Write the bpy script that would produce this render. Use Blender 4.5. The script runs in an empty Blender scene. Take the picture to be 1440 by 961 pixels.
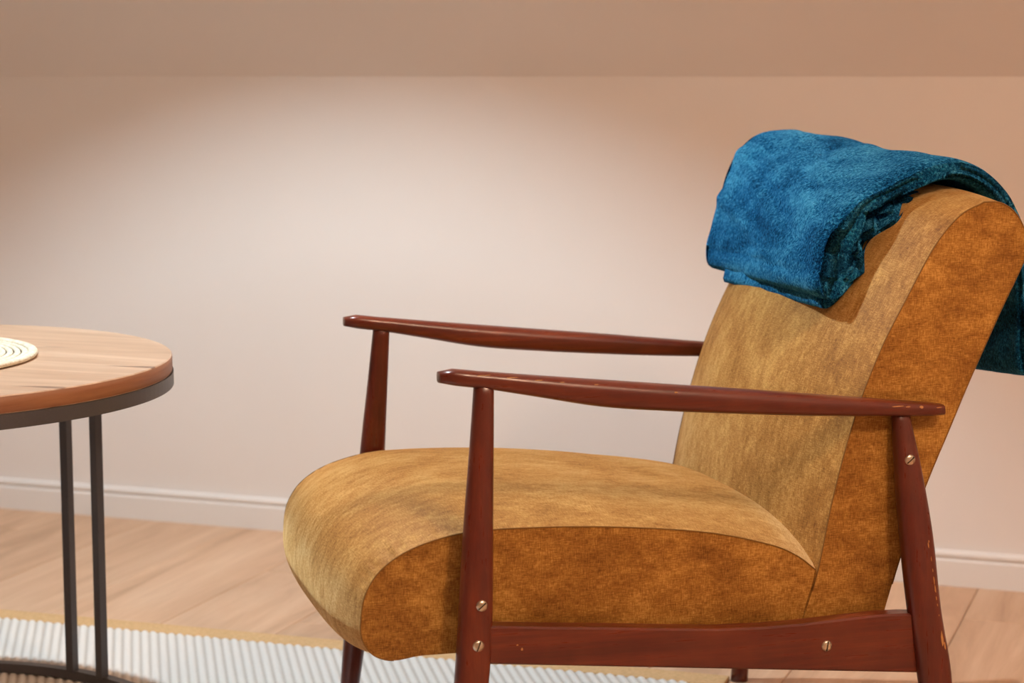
import bpy, bmesh, math, random
import numpy as np
from mathutils import Vector, Matrix, noise as mn
R = math.radians
random.seed(7)
S = bpy.context.scene
C = S.collection

# ------------------------------------------------------------------ camera, world, exposure
cam_d = bpy.data.cameras.new('camera'); cam = bpy.data.objects.new('camera', cam_d); C.objects.link(cam)
cam.location = (0, 0, 1.01)
cam.rotation_euler = (R(90 - 7.43), 0, R(19.63))
cam_d.sensor_width = 36; cam_d.lens = 72
cam_d.clip_start = 0.05
cam_d.dof.use_dof = True; cam_d.dof.focus_distance = 2.78; cam_d.dof.aperture_fstop = 5.0
S.camera = cam
W = bpy.data.worlds.new('world'); S.world = W; W.use_nodes = True
W.node_tree.nodes['Background'].inputs[0].default_value = (0.9, 0.75, 0.62, 1)
W.node_tree.nodes['Background'].inputs[1].default_value = 0.05
S.view_settings.view_transform = 'Standard'; S.view_settings.look = 'None'
S.view_settings.exposure = 0.0; S.view_settings.gamma = 1.0
S.view_settings.use_curve_mapping = False
PENDANT_POWER = 134.0
PENDANT_COLOUR = (0.80, 0.96, 1.04)
ROOM_LAMP = 101.0
ROOM_COLOUR = (1.0, 0.69, 0.47)

# ------------------------------------------------------------------ helpers
def tag(o, label=None, cat=None, group=None, kind=None):
    if label: o['label'] = label
    if cat: o['category'] = cat
    if group: o['group'] = group
    if kind: o['kind'] = kind
    return o

def empty(name, loc=(0, 0, 0), rz=0):
    o = bpy.data.objects.new(name, None); C.objects.link(o)
    o.location = loc; o.rotation_euler = (0, 0, rz); o.empty_display_size = .1
    return o

def link(name, me, mat, parent=None, smooth=True):
    o = bpy.data.objects.new(name, me); C.objects.link(o)
    if mat is not None:
        me.materials.clear(); me.materials.append(mat)
    if parent: o.parent = parent
    if smooth is not None:
        me.polygons.foreach_set('use_smooth', [smooth] * len(me.polygons))
    return o

def mesh(name, verts, faces):
    me = bpy.data.meshes.new(name); me.from_pydata([tuple(v) for v in verts], [], faces); me.update()
    return me

def fix(me):
    bm = bmesh.new(); bm.from_mesh(me); bmesh.ops.recalc_face_normals(bm, faces=bm.faces); bm.to_mesh(me); bm.free()
    return me

def box_mesh(name, a, b, bev=0.0, seg=2):
    bm = bmesh.new(); bmesh.ops.create_cube(bm, size=1)
    for v in bm.verts:
        v.co = Vector([a[i] + (v.co[i] + .5) * (b[i] - a[i]) for i in range(3)])
    if bev: bmesh.ops.bevel(bm, geom=bm.edges[:], offset=bev, segments=seg, affect='EDGES', profile=.6)
    me = bpy.data.meshes.new(name); bm.to_mesh(me); bm.free()
    return me

def lathe_mesh(name, prof, n=48, loop=False):
    vs, fs = [], []
    m = len(prof)
    for k in range(n):
        a = 2 * math.pi * k / n
        for r, z in prof: vs.append((r * math.cos(a), r * math.sin(a), z))
    for k in range(n):
        k2 = (k + 1) % n
        for i in range(m if loop else m - 1):
            j = (i + 1) % m
            fs.append((k * m + i, k2 * m + i, k2 * m + j, k * m + j))
    me = mesh(name, vs, fs)
    bm = bmesh.new(); bm.from_mesh(me); bmesh.ops.remove_doubles(bm, verts=bm.verts, dist=1e-6)
    bmesh.ops.recalc_face_normals(bm, faces=bm.faces); bm.to_mesh(me); bm.free()
    return me

def ring_loft(name, rings, cap=True):
    n = len(rings[0]); vs = [v for r in rings for v in r]; fs = []
    for i in range(len(rings) - 1):
        for j in range(n):
            k = (j + 1) % n
            fs.append((i * n + j, i * n + k, (i + 1) * n + k, (i + 1) * n + j))
    if cap:
        fs.append(tuple(range(n))[::-1]); fs.append(tuple((len(rings) - 1) * n + j for j in range(n)))
    return fix(mesh(name, vs, fs))

def catmull(pts, n=8, closed=False):
    P = [np.array(p, float) for p in pts]; out = []
    L = len(P)
    for i in range(L if closed else L - 1):
        p1, p2 = P[i], P[(i + 1) % L]
        p0 = P[i - 1] if (closed or i > 0) else 2 * p1 - p2
        p3 = P[(i + 2) % L] if (closed or i + 2 < L) else 2 * p2 - p1
        for k in range(n):
            t = k / n
            out.append(.5 * ((2 * p1) + (p2 - p0) * t + (2 * p0 - 5 * p1 + 4 * p2 - p3) * t * t + (3 * p1 - p0 - 3 * p2 + p3) * t ** 3))
    if not closed: out.append(P[-1])
    return out

def interp(x, xs, ys): return float(np.interp(x, xs, ys))

def smooth_tab(x, xs, ys):
    # monotone-ish cubic through a table
    xs = np.array(xs, float); ys = np.array(ys, float)
    d = np.gradient(ys, xs); i = int(np.clip(np.searchsorted(xs, x) - 1, 0, len(xs) - 2))
    h = xs[i + 1] - xs[i]; t = min(max((x - xs[i]) / h, 0), 1)
    return float((2*t**3-3*t**2+1)*ys[i] + (t**3-2*t**2+t)*h*d[i] + (-2*t**3+3*t**2)*ys[i+1] + (t**3-t**2)*h*d[i+1])

def sq(n, e):
    # unit superellipse
    out = []
    for k in range(n):
        a = 2 * math.pi * (k + .5) / n
        c, s = math.cos(a), math.sin(a)
        out.append((math.copysign(abs(c) ** (2 / e), c), math.copysign(abs(s) ** (2 / e), s)))
    return out

def tube_mesh(name, pts, rad, n=8, up=(0, 1, 0), cap=True):
    pts = [Vector(p) for p in pts]; rings = []
    for i, p in enumerate(pts):
        t = (pts[min(i + 1, len(pts) - 1)] - pts[max(i - 1, 0)]).normalized()
        a = Vector(up); a = (a - t * a.dot(t)).normalized(); b = t.cross(a)
        r = rad[i] if isinstance(rad, (list, tuple)) else rad
        rings.append([p + (a * math.cos(2 * math.pi * k / n) + b * math.sin(2 * math.pi * k / n)) * r for k in range(n)])
    return ring_loft(name, rings, cap)

# ------------------------------------------------------------------ materials
class NT:
    def __init__(s, name):
        s.m = bpy.data.materials.new(name); s.m.use_nodes = True
        s.t = s.m.node_tree; s.b = s.t.nodes['Principled BSDF']
    def n(s, typ, **kw):
        o = s.t.nodes.new(typ)
        for k, v in kw.items():
            if k.startswith('i_'):
                key = k[2:]; key = int(key) if key.isdigit() else key.replace('_', ' ')
                o.inputs[key].default_value = v
            else: setattr(o, k, v)
        return o
    def l(s, a, b): s.t.links.new(a, b)
    def coord(s, kind='Object', scale=(1, 1, 1), rot=(0, 0, 0), loc=(0, 0, 0)):
        t = s.n('ShaderNodeTexCoord'); mp = s.n('ShaderNodeMapping')
        mp.inputs['Scale'].default_value = scale; mp.inputs['Rotation'].default_value = rot; mp.inputs['Location'].default_value = loc
        s.l(t.outputs[kind], mp.inputs[0]); return mp.outputs[0]
    def noise(s, vec, scale, detail=4, rough=.6, dist=0):
        o = s.n('ShaderNodeTexNoise'); o.inputs['Scale'].default_value = scale; o.inputs['Detail'].default_value = detail
        o.inputs['Roughness'].default_value = rough; o.inputs['Distortion'].default_value = dist
        if vec is not None: s.l(vec, o.inputs['Vector'])
        return o.outputs[0]
    def ramp(s, fac, stops, interp='LINEAR'):
        o = s.n('ShaderNodeValToRGB'); o.color_ramp.interpolation = interp
        el = o.color_ramp.elements
        while len(el) < len(stops): el.new(.5)
        for e, (p, c) in zip(el, stops):
            e.position = p; e.color = (c[0], c[1], c[2], 1) if not isinstance(c, (int, float)) else (c, c, c, 1)
        s.l(fac, o.inputs[0]); return o.outputs[0]
    def mix(s, fac, a, b, blend='MIX'):
        o = s.n('ShaderNodeMix', data_type='RGBA', blend_type=blend)
        for idx, v in ((0, fac), (6, a), (7, b)):
            if hasattr(v, 'links'): s.l(v, o.inputs[idx])
            elif idx == 0: o.inputs[0].default_value = v
            else: o.inputs[idx].default_value = (*v, 1)
        return o.outputs[2]
    def math(s, op, a, b=None):
        o = s.n('ShaderNodeMath', operation=op)
        for i, v in enumerate((a, b)):
            if v is None: continue
            if hasattr(v, 'links'): s.l(v, o.inputs[i])
            else: o.inputs[i].default_value = v
        return o.outputs[0]
    def bump(s, h, strength=.2, dist=.01):
        o = s.n('ShaderNodeBump'); o.inputs['Strength'].default_value = strength; o.inputs['Distance'].default_value = dist
        s.l(h, o.inputs['Height']); s.l(o.outputs[0], s.b.inputs['Normal'])
    def set(s, **kw):
        for k, v in kw.items():
            i = s.b.inputs[k.replace('_', ' ')]
            if hasattr(v, 'links'): s.l(v, i)
            elif isinstance(v, tuple): i.default_value = (*v, 1) if len(v) == 3 else v
            else: i.default_value = v
        return s

def m_paint(name, col, bump=.03):
    t = NT(name); v = t.coord()
    n = t.noise(v, 2.2, 3); f = t.noise(v, 260, 3)
    t.set(Base_Color=t.mix(t.ramp(n, [(.3, 0), (.7, 1)]), [c * .975 for c in col], col), Roughness=.85)
    t.bump(f, bump, .002); return t.m

def m_wood(name, axis):
    sc = {'x': (1.6, 34, 34), 'z': (34, 34, 1.6)}[axis]
    t = NT(name); v = t.coord(scale=sc); v2 = t.coord(scale=tuple(q * 4 for q in sc))
    g = t.noise(v, 1.0, 5, .65, .4); f = t.noise(v2, 1.6, 3, .7)
    big = t.noise(t.coord(), 9, 3)
    col = t.ramp(g, [(.28, (.062, .0075, .0040)), (.5, (.125, .0155, .0070)), (.74, (.215, .036, .0125))])
    col = t.mix(t.ramp(f, [(.35, .0), (.62, .5)]), col, (.062, .0080, .0042))
    col = t.mix(t.ramp(big, [(.45, 0), (.75, .35)]), col, (.21, .045, .015))
    t.set(Base_Color=col, Roughness=t.ramp(f, [(.3, .26), (.8, .42)]), Coat_Weight=.2, Coat_Roughness=.18)
    t.bump(f, .12, .0012); return t.m

def m_velvet(name):
    t = NT(name); u = t.coord('UV')
    wa = t.noise(t.coord('UV', scale=(1, 7, 1)), 95, 3, .75); wb = t.noise(t.coord('UV', scale=(7, 1, 1)), 95, 3, .75)
    mot = t.noise(u, 7, 4, .6, .4); mot2 = t.noise(t.coord('UV', scale=(1, 2.0, 1), rot=(0, 0, .35)), 24, 5, .75, .5)
    weave = t.math('MULTIPLY', t.math('ADD', wa, wb), .5)
    fac = t.math('ADD', t.math('MULTIPLY', mot, .30), t.math('ADD', t.math('MULTIPLY', mot2, .34), t.math('MULTIPLY', weave, .74)))
    col = t.ramp(fac, [(.55, (.140, .050, .0060)), (.685, (.325, .140, .018)), (.82, (.640, .345, .072))])
    tint = t.ramp(fac, [(.55, (.46, .24, .075)), (.67, (1.0, .63, .25)), (.78, (1.0, .84, .48))])
    t.set(Base_Color=col, Roughness=.6, Sheen_Weight=1.0, Sheen_Roughness=.48, Sheen_Tint=tint, Specular_IOR_Level=.25)
    t.bump(t.math('ADD', weave, t.math('MULTIPLY', mot2, .6)), .4, .0022); return t.m

def m_fleece(name):
    t = NT(name); v = t.coord()
    big = t.noise(t.coord(scale=(1, .4, 1), rot=(0, R(25), R(20))), 15, 4, .6, .6)
    nap = t.noise(v, 270, 2, .7); mid = t.noise(v, 110, 4, .75)
    fac = t.math('ADD', t.math('MULTIPLY', big, .46), t.math('ADD', t.math('MULTIPLY', mid, .22), t.math('MULTIPLY', nap, .55)))
    col = t.ramp(fac, [(.49, (.0006, .014, .050)), (.61, (.0022, .070, .205)), (.72, (.014, .265, .540))])
    tint = t.ramp(fac, [(.49, (.01, .14, .30)), (.61, (.05, .40, .84)), (.73, (.24, .72, 1.0))])
    t.set(Base_Color=col, Roughness=.9, Sheen_Weight=1.0, Sheen_Roughness=.45, Sheen_Tint=tint, Specular_IOR_Level=.05)
    h = t.math('ADD', t.math('MULTIPLY', nap, .7), t.math('MULTIPLY', mid, .8))
    t.bump(h, 1.0, .010); return t.m

def m_plain(name, col, rough=.5, metal=0.0, var=.12, scale=60, bump=.05):
    t = NT(name); v = t.coord(); n = t.noise(v, scale, 3)
    t.set(Base_Color=t.mix(n, [c * (1 - var) for c in col], [min(1, c * (1 + var)) for c in col]), Roughness=rough, Metallic=metal)
    t.bump(n, bump, .001); return t.m

def m_plank():
    t = NT('oak_laminate'); oi = t.n('ShaderNodeObjectInfo')
    tc = t.n('ShaderNodeTexCoord'); sh = t.n('ShaderNodeVectorMath', operation='ADD')
    cm = t.n('ShaderNodeCombineXYZ'); k = t.math('MULTIPLY', oi.outputs['Random'], 37.0)
    t.l(k, cm.inputs[0]); t.l(k, cm.inputs[1]); t.l(tc.outputs['Object'], sh.inputs[0]); t.l(cm.outputs[0], sh.inputs[1])
    mp = t.n('ShaderNodeMapping'); mp.inputs['Scale'].default_value = (9, .8, 1); t.l(sh.outputs[0], mp.inputs[0])
    g = t.noise(mp.outputs[0], 1.3, 6, .62, 1.4)
    mp2 = t.n('ShaderNodeMapping'); mp2.inputs['Scale'].default_value = (70, 3, 1); t.l(sh.outputs[0], mp2.inputs[0])
    f = t.noise(mp2.outputs[0], 1.5, 3)
    col = t.ramp(g, [(.3, (.46, .275, .165)), (.5, (.62, .40, .255)), (.72, (.72, .50, .34))])
    col = t.mix(t.ramp(f, [(.4, 0), (.75, .3)]), col, (.48, .285, .175))
    tone = t.ramp(oi.outputs['Random'], [(0, (.86, .84, .82)), (1, (1.06, 1.05, 1.04))])
    col = t.mix(1.0, col, tone, 'MULTIPLY')
    t.set(Base_Color=col, Roughness=.5); t.bump(f, .05, .001); return t.m

def m_tabletop():
    t = NT('knotty_oak'); v = t.coord(scale=(1.1, 11, 11), rot=(0, 0, R(-17)))
    g = t.noise(v, 1.2, 6, .6, 1.2); f = t.noise(t.coord(scale=(5, 90, 90), rot=(0, 0, R(-17))), 1.2, 4)
    kn = t.noise(t.coord(scale=(2.4, 15, 15), rot=(0, 0, R(-17)), loc=(.3, .7, 0)), 1.1, 3, .5, .8)
    col = t.ramp(g, [(.3, (.40, .245, .155)), (.5, (.53, .35, .235)), (.7, (.66, .47, .335))])
    col = t.mix(t.ramp(f, [(.4, 0), (.8, .3)]), col, (.36, .19, .10))
    col = t.mix(t.ramp(kn, [(.645, 0), (.70, .8)]), col, (.15, .075, .05))
    t.set(Base_Color=col, Roughness=.33); t.bump(f, .05, .0008); return t.m

def m_rug():
    t = NT('rug_yarn'); v = t.coord(rot=(0, 0, 0))
    at = t.n('ShaderNodeAttribute', attribute_name='rib_tone')
    n = t.noise(v, 300, 3, .7)
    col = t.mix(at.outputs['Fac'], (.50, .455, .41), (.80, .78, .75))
    col = t.mix(t.math('MULTIPLY', n, .25), col, (.55, .5, .46))
    t.set(Base_Color=col, Roughness=.95); t.bump(n, .4, .002); return t.m

def m_straw(name, a, b):
    t = NT(name); n = t.noise(t.coord(), 160, 3, .7)
    t.set(Base_Color=t.ramp(n, [(.35, a), (.65, b)]), Roughness=.85); t.bump(n, .4, .001); return t.m

def m_emit(name, col, strength):
    t = NT(name); t.set(Base_Color=col, Emission_Color=col, Emission_Strength=strength); return t.m

M = dict(
    wall=m_paint('wall_paint', (.79, .735, .70)), ceil=m_paint('ceiling_paint', (.79, .735, .70)), white=m_paint('skirting_paint', (.78, .74, .71), .01),
    wood_x=m_wood('mahogany_lengthwise', 'x'), wood_z=m_wood('mahogany_upright', 'z'), velvet=m_velvet('mustard_velvet'),
    seam=m_plain('seam_thread', (.22, .105, .02), .9), black_cloth=m_plain('black_lining', (.012, .011, .01), .95),
    fleece=m_fleece('teal_fleece'), steel=m_plain('tarnished_screw', (.62, .55, .45), .32, 1.0, .3, 300, .2), slot=m_plain('screw_slot_dark', (.06, .045, .03), .7, .6),
    bare=m_plain('bare_wood', (.52, .25, .085), .7), plank=m_plank(), top=m_tabletop(), edge=m_wood('table_edge_tmp', 'x'),
    iron=m_plain('black_powder_coat', (.072, .073, .084), .40, .1, .15, 400, .08), rug=m_rug(),
    jute=m_straw('jute_binding', (.56, .35, .16), (.70, .46, .235)), gap_brown=m_straw('coil_gap_brown', (.20, .14, .07), (.30, .21, .11)), coil=m_straw('coiled_straw', (.60, .52, .38), (.80, .74, .60)),
    endgrain=m_plain('worn_end_grain', (.16, .085, .06), .45), globe=m_emit('opal_lamp_glass', ROOM_COLOUR, ROOM_LAMP), bulb=m_emit('pendant_bulb', PENDANT_COLOUR, 4.0),
    shade_in=m_plain('lampshade_enamel', (.75, .72, .68), .6), sub=m_plain('subfloor_board', (.3, .2, .12), .9))

def m_edge():
    t = NT('oak_edge_band'); v = t.coord(scale=(3, 3, 45)); g = t.noise(v, 1.6, 5, .6, .5)
    t.set(Base_Color=t.ramp(g, [(.3, (.22, .085, .04)), (.7, (.36, .165, .08))]), Roughness=.45); return t.m
M['edge'] = m_edge()

# ------------------------------------------------------------------ room shell
X0, X1, Y0, YW = -4.4, 2.4, -2.6, 4.055
ZC, SL, ZT = 1.006, R(52), 2.6
YS = YW - (ZT - ZC) / math.tan(SL)
def struct(name, me, mat, smooth=False):
    o = link(name, me, mat, None, smooth); o['kind'] = 'structure'; return o

fl = struct('floor', box_mesh('floor', (X0, Y0, -.06), (X1, YW, -.012)), M['sub'])
PW, PL = .2325, 1.40
rows = range(int(math.floor((X0 + .46) / PW)), int(math.ceil((X1 + .46) / PW)))
cache = {}
for r in rows:
    xa, xb = max(-.46 + r * PW, X0), min(-.46 + (r + 1) * PW, X1)
    joint = {0: 3.80, -6: 3.70, -1: 3.05, -5: 3.36, -7: 2.92}.get(r, 2.7 + (r * .617 % 1) * PL)
    ys = [joint + k * PL for k in range(-6, 3)]
    cuts = [Y0] + [y for y in ys if Y0 + .05 < y < YW - .05] + [YW]
    for a, b in zip(cuts[:-1], cuts[1:]):
        key = (round(xb - xa, 3), round(b - a, 3))
        if key not in cache:
            w, l = (xb - xa) / 2 - .0006, (b - a) / 2 - .0006
            bm = bmesh.new(); bmesh.ops.create_cube(bm, size=1)
            for v in bm.verts: v.co = Vector((v.co.x * 2 * w, v.co.y * 2 * l, -.006 + v.co.z * .0119))
            top = [e for e in bm.edges if all(v.co.z > -.001 for v in e.verts)]
            bmesh.ops.bevel(bm, geom=top, offset=.0016, segments=1, affect='EDGES')
            me = bpy.data.meshes.new('floor_plank'); bm.to_mesh(me); bm.free(); cache[key] = me
            me.materials.append(M['plank'])
        o = bpy.data.objects.new('floor_plank', cache[key]); C.objects.link(o); o.parent = fl
        o.location = ((xa + xb) / 2, (a + b) / 2, 0)

T = .1
struct('wall_back', box_mesh('wall_back', (X0, YW, -.06), (X1, YW + T, ZC + .2)), M['wall'])
sx, sz = -math.cos(SL), math.sin(SL)
def prism(name, poly, x0, x1):
    n = len(poly); vs = [(x0, y, z) for y, z in poly] + [(x1, y, z) for y, z in poly]
    fs = [tuple(range(n)), tuple(range(n, 2 * n))] + [(i, (i + 1) % n, n + (i + 1) % n, n + i) for i in range(n)]
    return fix(mesh(name, vs, fs))
struct('ceiling', prism('ceiling', [(YW, ZC), (YS, ZT), (Y0, ZT), (Y0, ZT + .1), (YS + .04, ZT + .1), (YW, ZC + .14)], X0, X1), M['ceil'])
gable = [(Y0, -.06), (YW, -.06), (YW, ZC), (YS, ZT), (Y0, ZT)]
struct('wall_left', prism('wall_left', gable, X0 - T, X0), M['wall'])
struct('wall_right', prism('wall_right', gable, X1, X1 + T), M['wall'])
struct('wall_front', box_mesh('wall_front', (X0, Y0 - T, -.06), (X1, Y0, ZT)), M['wall'])
bb = [(0, 0), (-.0145, 0), (-.0145, .050), (-.013, .0525), (-.0085, .0535), (-.0085, .0555), (-.0105, .0575), (-.0125, .0605), (-.012, .0655), (-.0085, .0695), (-.003, .0705), (0, .0705)]
struct('baseboard_back', prism('baseboard_back', [(YW + y, z) for y, z in bb], X0, X1), M['white'])

# ------------------------------------------------------------------ lamps of the room (above and behind the view)
TX, TY, TR, TZ = -1.864, 2.456, .432, .600
pl = tag(empty('pendant_lamp', (-1.77, 2.70, 0)), 'pendant lamp with wide metal shade hanging over the round table', 'lamp')
zb = 2.12
zceil = min(ZT, ZC + (YW - 2.70) * math.tan(SL))
link('ceiling_rose', lathe_mesh('ceiling_rose', [(0, zceil - .05), (.045, zceil - .05), (.05, zceil - .04), (.05, zceil + .03), (0, zceil + .03)], 24), M['iron'], pl)
link('cord', tube_mesh('cord', [(0, 0, zb + .1), (0, 0, zceil - .04)], .003, 8), M['iron'], pl)
link('lamp_shade', lathe_mesh('lamp_shade', [(.024, zb + .115), (.030, zb + .115), (.06, zb + .085), (.15, zb - .03), (.215, zb - .222), (.211, zb - .222), (.145, zb - .032), (.056, zb + .080), (.024, zb + .109)], 64, True), M['shade_in'], pl)
link('bulb', lathe_mesh('bulb', [(0, zb + .045), (.02, zb + .04), (.032, zb + .06), (.022, zb + .09), (.014, zb + .105), (0, zb + .105)], 24), M['bulb'], pl)
ld = bpy.data.lights.new('pendant_light', 'SPOT'); ld.energy = PENDANT_POWER; ld.color = PENDANT_COLOUR
ld.spot_size = R(150); ld.spot_blend = .25; ld.shadow_soft_size = .028
lo = bpy.data.objects.new('pendant_light', ld); C.objects.link(lo); lo.parent = pl; lo.location = (0, 0, zb - .03)

gx, gy, gz = .78, 1.25, 2.28
gl = tag(empty('globe_lamp', (gx, gy, 0)), 'round opal glass globe lamp under the flat ceiling', 'lamp')
link('globe', lathe_mesh('globe', [(max(.001, .16 * math.sin(math.pi * k / 16)), gz - .16 * math.cos(math.pi * k / 16)) for k in range(17)], 32), M['globe'], gl)
link('ceiling_mount', lathe_mesh('ceiling_mount', [(0, gz + .15), (.05, gz + .15), (.06, gz + .17), (.06, ZT), (0, ZT)], 24), M['iron'], gl)

# ------------------------------------------------------------------ armchair
ZTIP = .634
ANG = R(35.5)
EX = Vector((math.cos(ANG), math.sin(ANG), 0)); EY = Vector((-math.sin(ANG), math.cos(ANG), 0))
TIP = Vector((-.9256, 2.3389, 0))
OC = (.30, .30)
base = TIP + EX * OC[0] + EY * OC[1]
chair = tag(empty('armchair', base, ANG), 'mustard velvet armchair with reddish brown wooden arms, legs and side rails', 'armchair')
def P(x, y, z): return Vector((x - OC[0], y - OC[1], z + ZTIP))
WID = .60

def part(name, me, mat, parent=chair, smooth=True, label=None):
    o = link(name, me, mat, parent, smooth)
    if label: o['label'] = label
    return o

# arms
ax_ = [-.005, .0, .047, .111, .205, .30, .398, .498, .599, .66, .686]
at_ = [.0115, .0125, .009, .002, -.008, -.018, -.028, -.039, -.050, -.0565, -.0590]
ab_ = [-.0045, -.0055, -.012, -.024, -.042, -.052, -.060, -.067, -.072, -.0748, -.0755]
aw_ = [.022, .025, .031, .037, .043, .046, .046, .043, .037, .031, .027]
def arm_mesh(y):
    rings = []
    n = 40
    for i in range(n + 1):
        x = -.005 + .691 * i / n
        t, b, w = (smooth_tab(x, ax_, q) for q in (at_, ab_, aw_))
        k = 1.0
        if i == 0 or i == n: k = .86
        c, h = (t + b) / 2, (t - b) / 2
        ring = []
        for u, v in sq(20, 3.2):
            xx = x + (.0022 if (i == 1) else 0) - (.0022 if i == n - 1 else 0)
            ring.append(P(xx - v * .0006, y + u * w / 2 * k, c + v * h * k))
        rings.append(ring)
    return ring_loft('arm_rest', rings)
# legs: (z, x, width, thickness)
FL = [(-.002, .0530, .0245, .024), (-.092, .0475, .0305, .027), (-.182, .0415, .037, .030), (-.28, .0360, .0425, .0325), (-.335, .0325, .0445, .033),
      (-.384, .0275, .0435, .033), (-.50, .0150, .036, .031), (-.60, .005, .0285, .027)]
RL = [(-.064, .6250, .0215, .020), (-.132, .6325, .0345, .027), (-.22, .6420, .0445, .031), (-.337, .6525, .0455, .033), (-.417, .6640, .0460, .033),
      (-.50, .6690, .038, .031), (-.60, .6755, .0285, .027)]
def leg_at(tab, z):
    zs = [-r[0] for r in tab]
    return [smooth_tab(-z, zs, [r[i] for r in tab]) for i in (1, 2, 3)]
PF, PR = .08, .116
def splay(p, z): return p * (-z - .066) if p == PR else p * -z
def leg_mesh(tab, side, p, foot):
    z0 = tab[0][0]; rings = []; n = 34
    for i in range(n + 1):
        z = z0 + (foot - z0) * i / n
        x, w, t = leg_at(tab, z)
        e = 2.7 if z > -.42 else 2.7 - .6 * min(1, (-.42 - z) / .12)
        yc = -splay(p, z); yc = yc if side == 0 else WID - yc
        rings.append([P(x + u * w / 2, yc + v * t / 2, z) for u, v in sq(20, e)])
    return ring_loft('leg', rings)
for side in (0, 1):
    y = 0 if side == 0 else WID
    a = part('arm_rest', arm_mesh(y), M['wood_x'])
    part('worn_end', ring_loft('worn_end', [[P(-.0056, y + u * .0088, .0035 + v * .0066) for u, v in sq(20, 3.2)], [P(-.0040, y + u * .0094, .0035 + v * .0070) for u, v in sq(20, 3.2)]]), M['endgrain'], a)
legs = {}
for side in (0, 1):
    legs['f', side] = part('leg', leg_mesh(FL, side, PF, .0095 - ZTIP), M['wood_z'])
    legs['r', side] = part('leg', leg_mesh(RL, side, PR, -ZTIP), M['wood_z'])
# side rails
rt = [(.030, -.306), (.059, -.309), (.13, -.3155), (.208, -.322), (.29, -.3295), (.355, -.335), (.42, -.3372), (.475, -.337), (.54, -.3345), (.588, -.333), (.62, -.334), (.655, -.337)]
def rail_mesh(side):
    ya, yb = (-.037, -.010) if side == 0 else (WID + .010, WID + .037)
    rings = []
    for x, zt_ in rt:
        zb_ = -.358 - (x - .057) * .1
        r_ = .0025
        rings.append([P(x, q[0], q[1]) for q in ((ya + r_, zt_), (yb - r_, zt_), (yb, zt_ - r_), (yb, zb_ + r_), (yb - r_, zb_), (ya + r_, zb_), (ya, zb_ + r_), (ya, zt_ - r_))])
    return ring_loft('side_rail', rings)
rails = {}
for side in (0, 1): rails[side] = part('side_rail', rail_mesh(side), M['wood_x'], smooth=False)
# cross rails under the seat
for x, zc_ in ((.10, -.348), (.56, -.385)):
    part('cross_rail', box_mesh('cross_rail', P(x - .011, -.012, zc_ - .012), P(x + .011, WID + .012, zc_ + .010), .002), M['wood_x'], smooth=False)

# cushions: lofted across the chair, with UVs in metres
def uv_cushion(name, prof, crown, ya, yb, nv=36, power=3.2, pleat=None):
    prof = [np.array(p, float) for p in prof]; n = len(prof)
    cen = sum(prof) / n
    nor = []
    for i in range(n):
        d = prof[(i + 1) % n] - prof[i - 1]; d = d / (np.linalg.norm(d) + 1e-9)
        nn = np.array([-d[1], d[0]])
        nor.append(nn)
    # outward for clockwise listing
    area = sum(prof[i][0] * prof[(i + 1) % n][1] - prof[(i + 1) % n][0] * prof[i][1] for i in range(n))
    if area > 0: nor = [-q for q in nor]
    ul = [0]
    for i in range(n): ul.append(ul[-1] + float(np.linalg.norm(prof[(i + 1) % n] - prof[i])))
    vs, fs, uvs = [], [], []
    vv = [.5 - .5 * math.cos(math.pi * k / nv) for k in range(nv + 1)]
    for v in vv:
        y = ya + (yb - ya) * v
        for i in range(n):
            b = crown(i / n, prof[i], v) * max(0.0, 1 - abs(2 * v - 1) ** power)
            if pleat: b += pleat(prof[i], v)
            q = prof[i] + nor[i] * b
            vs.append(P(q[0], y, q[1]))
    for k in range(nv):
        for i in range(n):
            j = (i + 1) % n
            fs.append((k * n + i, k * n + j, (k + 1) * n + j, (k + 1) * n + i))
            for ui, kk in ((ul[i], k), (ul[i + 1], k), (ul[i + 1], k + 1), (ul[i], k + 1)):
                uvs.append((ui, ya + (yb - ya) * vv[kk]))
    nb = len(vs)
    for s_, y in ((0, ya), (1, yb)):
        st = len(vs)
        for i in range(n): vs.append(P(prof[i][0], y, prof[i][1]))
        idx = list(range(st, st + n)); idx = idx if s_ else idx[::-1]
        fs.append(tuple(idx)); uvs += [(float(vs[i].x) * 1.0 + 3, float(vs[i].z)) for i in idx]
    me = mesh(name, vs, fs)
    uv = me.uv_layers.new(name='UVMap')
    uv.data.foreach_set('uv', [c for q in uvs for c in q])
    return me, prof

YA, YB = .012, .588
seat_front = catmull([(-.030, -.3535), (-.062, -.357), (-.088, -.348), (-.102, -.327), (-.1035, -.300), (-.097, -.268), (-.076, -.238), (-.038, -.215), (.018, -.200), (.075, -.1965), (.17, -.199), (.268, -.2065), (.366, -.2195), (.447, -.240), (.485, -.257), (.513, -.278)], 14)
seat_prof = list(seat_front) + [np.array(p) for p in ((.508, -.300), (.50, -.325), (.494, -.35), (.40, -.362), (.25, -.358), (.10, -.354))]
def seat_crown(u, p, v):
    x, z = p
    if z < -.345: return 0.0
    if x < -.09: return .022
    return .022 + .002 * min(1, (x + .09) / .1) + (.022 * max(0, (x - .36) / .15))
def seat_pleat(p, v):
    e = min(v, 1 - v)
    front = math.exp(-((p[0] + .035) / .05) ** 2) if p[1] > -.33 else 0
    return .0022 * front * math.exp(-((e - .035) / .03) ** 2) * (mn.noise(Vector((p[0] * 120, p[1] * 120, 3.1))) * 2.2)
me, sp = uv_cushion('seat_cushion', seat_prof, seat_crown, YA, YB, 56, 3.0, seat_pleat)
def shade_cushion(o):
    me = o.data; fl_ = [len(p.vertices) == 4 for p in me.polygons]; me.polygons.foreach_set('use_smooth', fl_)
seat = part('seat_cushion', me, M['velvet'], smooth=None); shade_cushion(seat)
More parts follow.
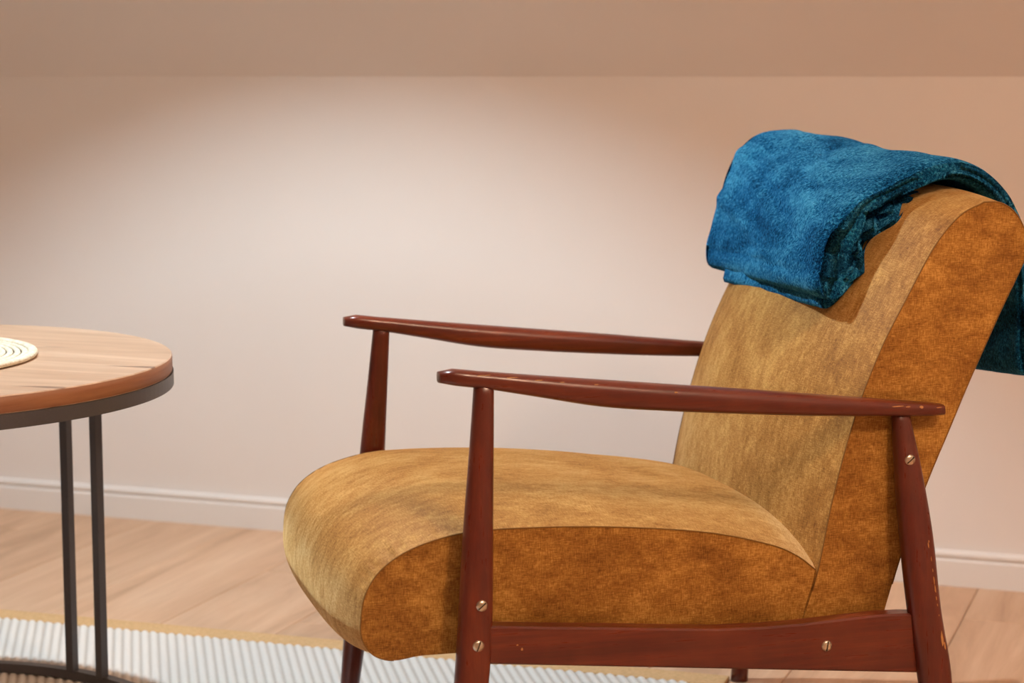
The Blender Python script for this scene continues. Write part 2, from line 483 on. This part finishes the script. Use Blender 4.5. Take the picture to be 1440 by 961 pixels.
part('seat_lining', box_mesh('seat_lining', P(-.02, .03, -.3590), P(.44, WID - .03, -.350), .002), M['black_cloth'], seat, False)
for y in (YA, YB):
    part('seam', tube_mesh('seam', [P(p[0], y, p[1]) for p in seat_front[14:]], .0010, 6), M['seam'], seat)

back_front = catmull([(.4945, -.352), (.5165, -.281), (.538, -.176), (.567, -.071), (.601, .014), (.636, .08), (.676, .15), (.712, .190), (.747, .2075)], 6)
back_top = catmull([(.747, .2075), (.772, .206), (.795, .191), (.811, .163), (.812, .135), (.774, .056), (.734, -.03), (.704, -.099), (.672, -.173), (.640, -.26), (.612, -.352)], 6)
back_prof = list(back_front) + list(back_top[1:]) + [np.array(p) for p in ((.57, -.356), (.53, -.356))]
NB = len(back_front)
def back_crown(u, p, v):
    i = u * len(back_prof)
    if i < NB:
        f = i / NB
        c = .034 + .012 * math.sin(math.pi * min(1, f * 1.1))
        c *= 1.0 - .55 * max(0, (f - .8) / .2)
        return c * (1 + .25 * (v - .5))
    if i < NB + 14: return .016
    return .004
me, bp = uv_cushion('back_cushion', back_prof, back_crown, YA, YB, 40, 2.6)
back = part('back_cushion', me, M['velvet'], smooth=None); shade_cushion(back)
for y in (YA, YB):
    part('seam', tube_mesh('seam', [P(p[0], y, p[1]) for p in list(back_front)[4:] + list(back_top[1:-3])], .0010, 6), M['seam'], back)

# screws on the near and far outer faces
def screw(x, y, z, rot, parent, s=-1):
    rr = .0074
    m = Matrix.Translation(P(x, y, z)) @ Matrix.Rotation(R(90) if s < 0 else R(-90), 4, 'X') @ Matrix.Rotation(R(rot), 4, 'Z')
    me = lathe_mesh('screw', [(0, .0028), (.0035, .0026), (.0062, .0017), (rr, .0004), (rr, -.004), (0, -.004)], 24); me.transform(m)
    o = part('screw', me, M['steel'], parent)
    sl = box_mesh('slot', (-.0062, -.0008, .0014), (.0062, .0008, .0029)); sl.transform(m)
    part('slot', sl, M['slot'], o, False)
for side in (0, 1):
    for key, z, dx in (('f', -.281, .0035), ('f', -.331, .001), ('r', -.130, -.001)):
        tab, p = (FL, PF) if key == 'f' else (RL, PR)
        x, w, t = leg_at(tab, z); yc = -splay(p, z) - t / 2 + .0004
        screw(x + dx, yc if side == 0 else WID - yc, z, 40 if z > -.3 else 70, legs[key, side], -1 if side == 0 else 1)
    screw(.509, -.0372 if side == 0 else WID + .0372, -.369, 80, rails[side], -1 if side == 0 else 1)

# chips in the varnish: slivers of bare wood lying on the leg and arm surface
def chip(x, z, w, h, fy, parent, lean=0.0, n=9):
    pts = []
    for k in range(n):
        a = 2 * math.pi * k / n; rr = .7 + .45 * random.random()
        dx, dz = math.cos(a) * w / 2 * rr, math.sin(a) * h / 2 * rr
        pts.append((x + dx + lean * dz, z + dz))
    pts.append((x, z)); vs = [P(a, fy(a, b) - .0003, b) for a, b in pts]
    part('worn_patch', mesh('worn_patch', vs, [(k, (k + 1) % n, n) for k in range(n)]), M['bare'], parent, False)
def rleg_y(x, z):
    c, w, t = leg_at(RL, z); u = min(.98, abs((x - c) / (w / 2)))
    return -splay(PR, z) - t / 2 * (1 - u ** 2.7) ** (1 / 2.7)
def rail_y(x, z): return -.037
for dx, z, w, h in ((.010, -.243, .0022, .010), (.0115, -.238, .0018, .004), (.0125, -.262, .0015, .008), (.013, -.277, .0016, .006), (.0135, -.290, .0022, .012), (.0140, -.302, .0026, .011), (.0142, -.314, .0018, .006), (.0146, -.323, .0016, .004), (.0150, -.337, .0015, .003), (.0140, -.368, .0052, .022), (.0165, -.378, .003, .010)):
    c, _, _ = leg_at(RL, z); chip(c + dx * .92, z, w, h, rleg_y, legs['r', 0], -.1)
for x, z, w, h in ((.086, -.335, .003, .0025), (.092, -.341, .0028, .004)): chip(x, z, w, h, rail_y, rails[0])
arm0 = [o for o in chair.children if o.name == 'arm_rest'][0]
def arm_y(x, z):
    t, b, w = (smooth_tab(x, ax_, q) for q in (at_, ab_, aw_)); v = min(.985, abs(z - (t + b) / 2) / ((t - b) / 2))
    return -w / 2 * (1 - v ** 3.2) ** (1 / 3.2)
for x, w, h, dz in ((.612, .020, .0016, .0042), (.628, .010, .002, .0042), (.648, .006, .0042, .0045), (.675, .010, .0016, .004), (.30, .005, .002, .010), (.05, .02, .0009, .0075), (.085, .016, .0009, .0085), (.12, .012, .0009, .0095), (.15, .008, .0010, .0105), (.195, .006, .001, .0125)):
    t, b = smooth_tab(x, ax_, at_), smooth_tab(x, ax_, ab_)
    chip(x, (t + b) / 2 + dz, w, h, arm_y, arm0)

# ------------------------------------------------------------------ blanket over the backrest
bl = tag(empty('fleece_blanket', base, ANG), 'folded teal blue fleece blanket draped over the top of the backrest', 'blanket')
near_p = [(.541, .076), (.548, .115), (.568, .160), (.608, .203), (.660, .236), (.715, .258), (.765, .256), (.805, .238), (.842, .198), (.872, .13), (.892, .03), (.895, -.046)]
far_p = [(.584, .070), (.588, .110), (.596, .155), (.610, .214), (.636, .260), (.690, .289), (.755, .283), (.817, .248), (.862, .196), (.890, .13), (.905, .03), (.908, -.085)]
def slab(name, near, far, y0, y1, thick, nu=70, nv=30, wob=.006, seed=0.0, nt=5, curl=None, ridges=None):
    A = np.array(catmull(near, 8)); B = np.array(catmull(far, 8))
    def resample(Q):
        d = np.r_[0, np.cumsum(np.linalg.norm(np.diff(Q, axis=0), axis=1))]; s = np.linspace(0, d[-1], nu + 1)
        return np.stack([np.interp(s, d, Q[:, 0]), np.interp(s, d, Q[:, 1])], 1)
    A, B = resample(A), resample(B)
    Ltot = float(np.linalg.norm(np.diff(A, axis=0), axis=1).sum())
    rings = []
    for i in range(nu + 1):
        u = i / nu
        end = 1.0
        T_ = thick(u)
        ring = []
        ya = y0(u); yb = y1(u)
        # rounded strip: outer face from near to far, then inner face back
        sec = []
        for k in range(nv + 1): sec.append((k / nv, 0.0, 0))
        for k in range(1, nt): sec.append((1.0, k / nt, 1))
        for k in range(nv + 1): sec.append((1 - k / nv, 1.0, 2))
        for k in range(1, nt): sec.append((0.0, 1 - k / nt, 3))
        for v, d, wh in sec:
            vv = v
            pa, pb = A[i], B[i]
            w = vv
            q = pa * (1 - w) + pb * w
            a0, a1 = A[max(i - 1, 0)], A[min(i + 1, nu)]; b0, b1 = B[max(i - 1, 0)], B[min(i + 1, nu)]
            tg = (a1 - a0) * (1 - w) + (b1 - b0) * w; tg /= np.linalg.norm(tg)
            nn = np.array([-tg[1], tg[0]])        # outward (front / up / rear)
            Tn = T_ * (1 + (curl(u, vv) if curl else 0))
            # rounding of the folded edges
            edge = min(vv, 1 - vv) * (yb - ya)
            rr = Tn / 2
            ins = rr - math.sqrt(max(0, rr * rr - (rr - min(edge, rr)) ** 2)) if wh in (0, 2) else 0
            dep = d * Tn
            if wh == 0: dep = ins
            elif wh == 2: dep = Tn - ins
            # the ends of the strip round off as well
            ue = min(u, 1 - u) * Ltot / (Tn * .55)
            if ue < 1: dep = Tn / 2 + (dep - Tn / 2) * math.sqrt(max(.004, 1 - (1 - ue) ** 2))
            yy = ya + (yb - ya) * vv
            pos = np.array([q[0], yy, q[1]]) - np.array([nn[0], 0, nn[1]]) * dep
            s = Vector((pos[0] * 9 + seed, pos[1] * 6, pos[2] * 9))
            dv = mn.noise(s) * wob + mn.noise(s * 2.7) * wob * .45
            g = Vector((pos[0] * 7 + pos[2] * 12 + pos[1] * 5 + seed, pos[1] * 22 + pos[2] * 9, 0))
            dv += mn.noise(g) * wob * .55
            if ridges and wh == 0:
                for cu, cv, slope, wd, am in ridges:
                    e_ = (u - cu) - slope * (vv - cv)
                    dv += am * math.exp(-(e_ / wd) ** 2) * math.exp(-((vv - cv) / .45) ** 2)
                arc = u * Ltot
                dv += -.0045 * math.exp(-((arc - .030 - .006 * mn.noise(Vector((vv * 6, seed, 0)))) / .0032) ** 2)
            pos = pos + np.array([nn[0], 0, nn[1]]) * dv + np.array([0, mn.noise(s * 1.7 + Vector((9, 3, 1))) * wob * 1.2, 0])
            ring.append(P(*pos))
        rings.append(ring)
    return ring_loft(name, rings)
def outer_th(u): return .030 - .004 * min(1, max(0, (u - .25) / .2))
def outer_curl(u, v):
    lo = max(0, 1 - abs(u - .05) / .17); ne = max(0, 1 - v / .34)
    return 1.35 * lo ** .6 * ne
RID = [(.20, .75, .25, .02, .005), (.26, .5, .28, .022, .004), (.30, .7, -.3, .02, -.004), (.16, .45, .22, .016, -.005), (.11, .7, .18, .013, .004), (.33, .3, .2, .03, .005), (.22, .3, .3, .014, -.004), (.07, .55, -.1, .012, -.003), (.42, .5, .15, .03, .005), (.14, .9, .1, .012, .004)]
o1 = slab('outer_fold', near_p, far_p, lambda u: .104 + .010 * math.sin(u * 9) + .03 * max(0, .16 - u), lambda u: .612 - .01 * math.sin(u * 7), outer_th, 170, 90, .0065, 1.3, 8, outer_curl, RID)
ob = part('outer_fold', o1, M['fleece'], bl)
# layers tucked in between the outer fold and the cushion
n2 = [(.560, .064), (.582, .096), (.620, .135), (.652, .178), (.690, .206), (.716, .220)]
f2 = [(.576, .060), (.600, .100), (.632, .150), (.652, .205), (.680, .240), (.720, .252)]
o2 = slab('inner_fold', n2, f2, lambda u: .118 + .016 * math.sin(u * 14 + 1), lambda u: .535, lambda u: .022 + .006 * math.sin(u * 19), 70, 40, .0055, 5.1, 6)
part('inner_fold', o2, M['fleece'], bl)
n3 = [(.598, .128), (.614, .152), (.636, .178), (.664, .200), (.690, .214)]
f3 = [(.606, .120), (.612, .150), (.624, .190), (.645, .225), (.670, .245)]
o3 = slab('middle_fold', n3, f3, lambda u: .120 + .014 * math.sin(u * 21 + 2), lambda u: .59, lambda u: .016 + .005 * math.sin(u * 23), 60, 36, .007, 8.7, 6)
part('middle_fold', o3, M['fleece'], bl)
# ------------------------------------------------------------------ round table
tb = tag(empty('round_table', (TX, TY, 0)), 'round oak topped table with thin black metal ring frame', 'table')
tt = link('table_top', lathe_mesh('table_top', [(0, TZ), (TR - .0015, TZ), (TR, TZ - .0015), (TR - .0005, TZ - .003), (TR - .0005, TZ - .024), (0, TZ - .024)], 160), M['top'], tb, False)
link('edge_band', lathe_mesh('edge_band', [(TR - .001, TZ - .0012), (TR + .0004, TZ - .002), (TR + .0004, TZ - .0225), (TR - .001, TZ - .0235)], 160, True), M['edge'], tt)
def ring(name, z0, z1, ro, wid, parent):
    return link(name, lathe_mesh(name, [(ro - wid, z0), (ro, z0), (ro, z1), (ro - wid, z1)], 160, True), M['iron'], parent, False)
ring('top_ring', TZ - .0445, TZ - .0245, TR + .002, .020, tb)
ring('base_ring', .0100, .0255, TR + .004, .017, tb)
lm = None
for grp in (77.3, 197.3, 317.3):
    for d in (-4.55, 4.55):
        a = R(grp + d)
        if lm is None:
            lm = box_mesh('leg', (-.0076, -.0076, .022), (.0076, .0076, TZ - .040), .0008, 1); lm.materials.append(M['iron'])
        o = bpy.data.objects.new('leg', lm); C.objects.link(o); o.parent = tb
        o.location = ((TR - .008) * math.cos(a), (TR - .008) * math.sin(a), 0); o.rotation_euler = (0, 0, a)

# coiled placemat
pm = tag(empty('placemat', (TX, TY, TZ)), 'round cream placemat of coiled straw on the oak table', 'placemat')
pts, rad = [], []
turns, R1, pitch = 20.5, .205, .0107
N = int(turns * 110)
for k in range(N + 1):
    t = k / 110; r_ = .004 + pitch * t
    a = 2 * math.pi * t
    pts.append((r_ * math.cos(a), r_ * math.sin(a), .0062)); rad.append(.0049 * (1 + .12 * math.sin(a * 46)))
def flat(me, k=.62):
    me.transform(Matrix.Diagonal((1, 1, k, 1))); return me
link('coil', flat(tube_mesh('coil', pts, rad, 7, (0, 0, 1))), M['coil'], pm)
link('backing', lathe_mesh('backing', [(0, .0008), (.222, .0008), (.222, .0018), (0, .0018)], 96), M['gap_brown'], pm, False)  # brown disc added below, so the gaps between the coils come out dark
rr_ = .004 + pitch * turns + .007
pts = [(rr_ * math.cos(2 * math.pi * k / 480), rr_ * math.sin(2 * math.pi * k / 480), .0082) for k in range(481)]
link('rim', flat(tube_mesh('rim', pts, [(.0078 if k % 4 else .0064) for k in range(481)], 8, (0, 0, 1))), M['coil'], pm)
RIM = rr_

# ------------------------------------------------------------------ rug
RA = R(1.6)
rug = tag(empty('rug', (-.778, 3.271, 0), RA), 'white ribbed rug with tan binding lying under the table and armchair', 'rug')
LX, LY, BW = 2.7, 1.75, .056
link('backing', box_mesh('backing', (-LX + .01, -LY + .01, 0), (-.01, -.01, .004)), M['jute'], rug, False)
for nm, a, b in (('border', (-LX, -BW, 0), (0, 0, .0075)), ('border', (-LX, -LY, 0), (0, -LY + BW, .0075)), ('border', (-BW, -LY + BW, 0), (0, -BW, .0075)), ('border', (-LX, -LY + BW, 0), (-LX + BW, -BW, .0075))):
    link(nm, box_mesh(nm, a, b, .0025), M['jute'], rug, False)
def field(name, x0, x1, y0, y1, step):
    nx, ny = int((x1 - x0) / step), int((y1 - y0) / step)
    X, Y = np.meshgrid(np.linspace(x0, x1, nx + 1), np.linspace(y0, y1, ny + 1), indexing='ij')
    th = R(28.5); per = .0157
    s = X * math.cos(th) + Y * math.sin(th); l = -X * math.sin(th) + Y * math.cos(th)
    row = np.floor(s / per); rib = np.abs(np.sin(math.pi * s / per)) ** .8
    loop = np.abs(np.sin(math.pi * (l / .0105 + .5 * (row % 2)))) ** .7
    Z = .0045 + .0052 * rib * (.42 + .58 * loop)
    edge = np.minimum(np.minimum(X - x0, x1 - X), np.minimum(Y - y0, y1 - Y)); Z = np.where(edge < 1e-6, .002, Z)
    rib_tone = np.clip((rib * (.6 + .4 * loop) - .30) / .28, 0, 1)  # greyer low in the grooves and between loops, whiter on the ribs
    n = (nx + 1) * (ny + 1); me = bpy.data.meshes.new(name)
    me.vertices.add(n); me.vertices.foreach_set('co', np.stack([X, Y, Z], -1).reshape(-1).astype(np.float32))
    I = np.arange(n).reshape(nx + 1, ny + 1)
    F = np.stack([I[:-1, :-1], I[1:, :-1], I[1:, 1:], I[:-1, 1:]], -1).reshape(-1, 4)
    me.loops.add(F.size); me.loops.foreach_set('vertex_index', F.reshape(-1).astype(np.int32))
    me.polygons.add(len(F)); me.polygons.foreach_set('loop_start', np.arange(0, F.size, 4, dtype=np.int32)); me.polygons.foreach_set('loop_total', np.full(len(F), 4, dtype=np.int32))
    at = me.attributes.new('rib_tone', 'FLOAT', 'POINT'); at.data.foreach_set('value', rib_tone.reshape(-1).astype(np.float32))
    me.update(); me.validate()
    o = link(name, me, M['rug'], rug, True); o['kind'] = 'stuff'; return o
field('woven_field', -1.75, -BW + .001, -.62, -BW + .001, .0026)
field('woven_field', -1.75, -BW + .001, -LY + BW, -.62, .0055)
field('woven_field', -LX + BW, -1.75, -LY + BW, -BW + .001, .0055)
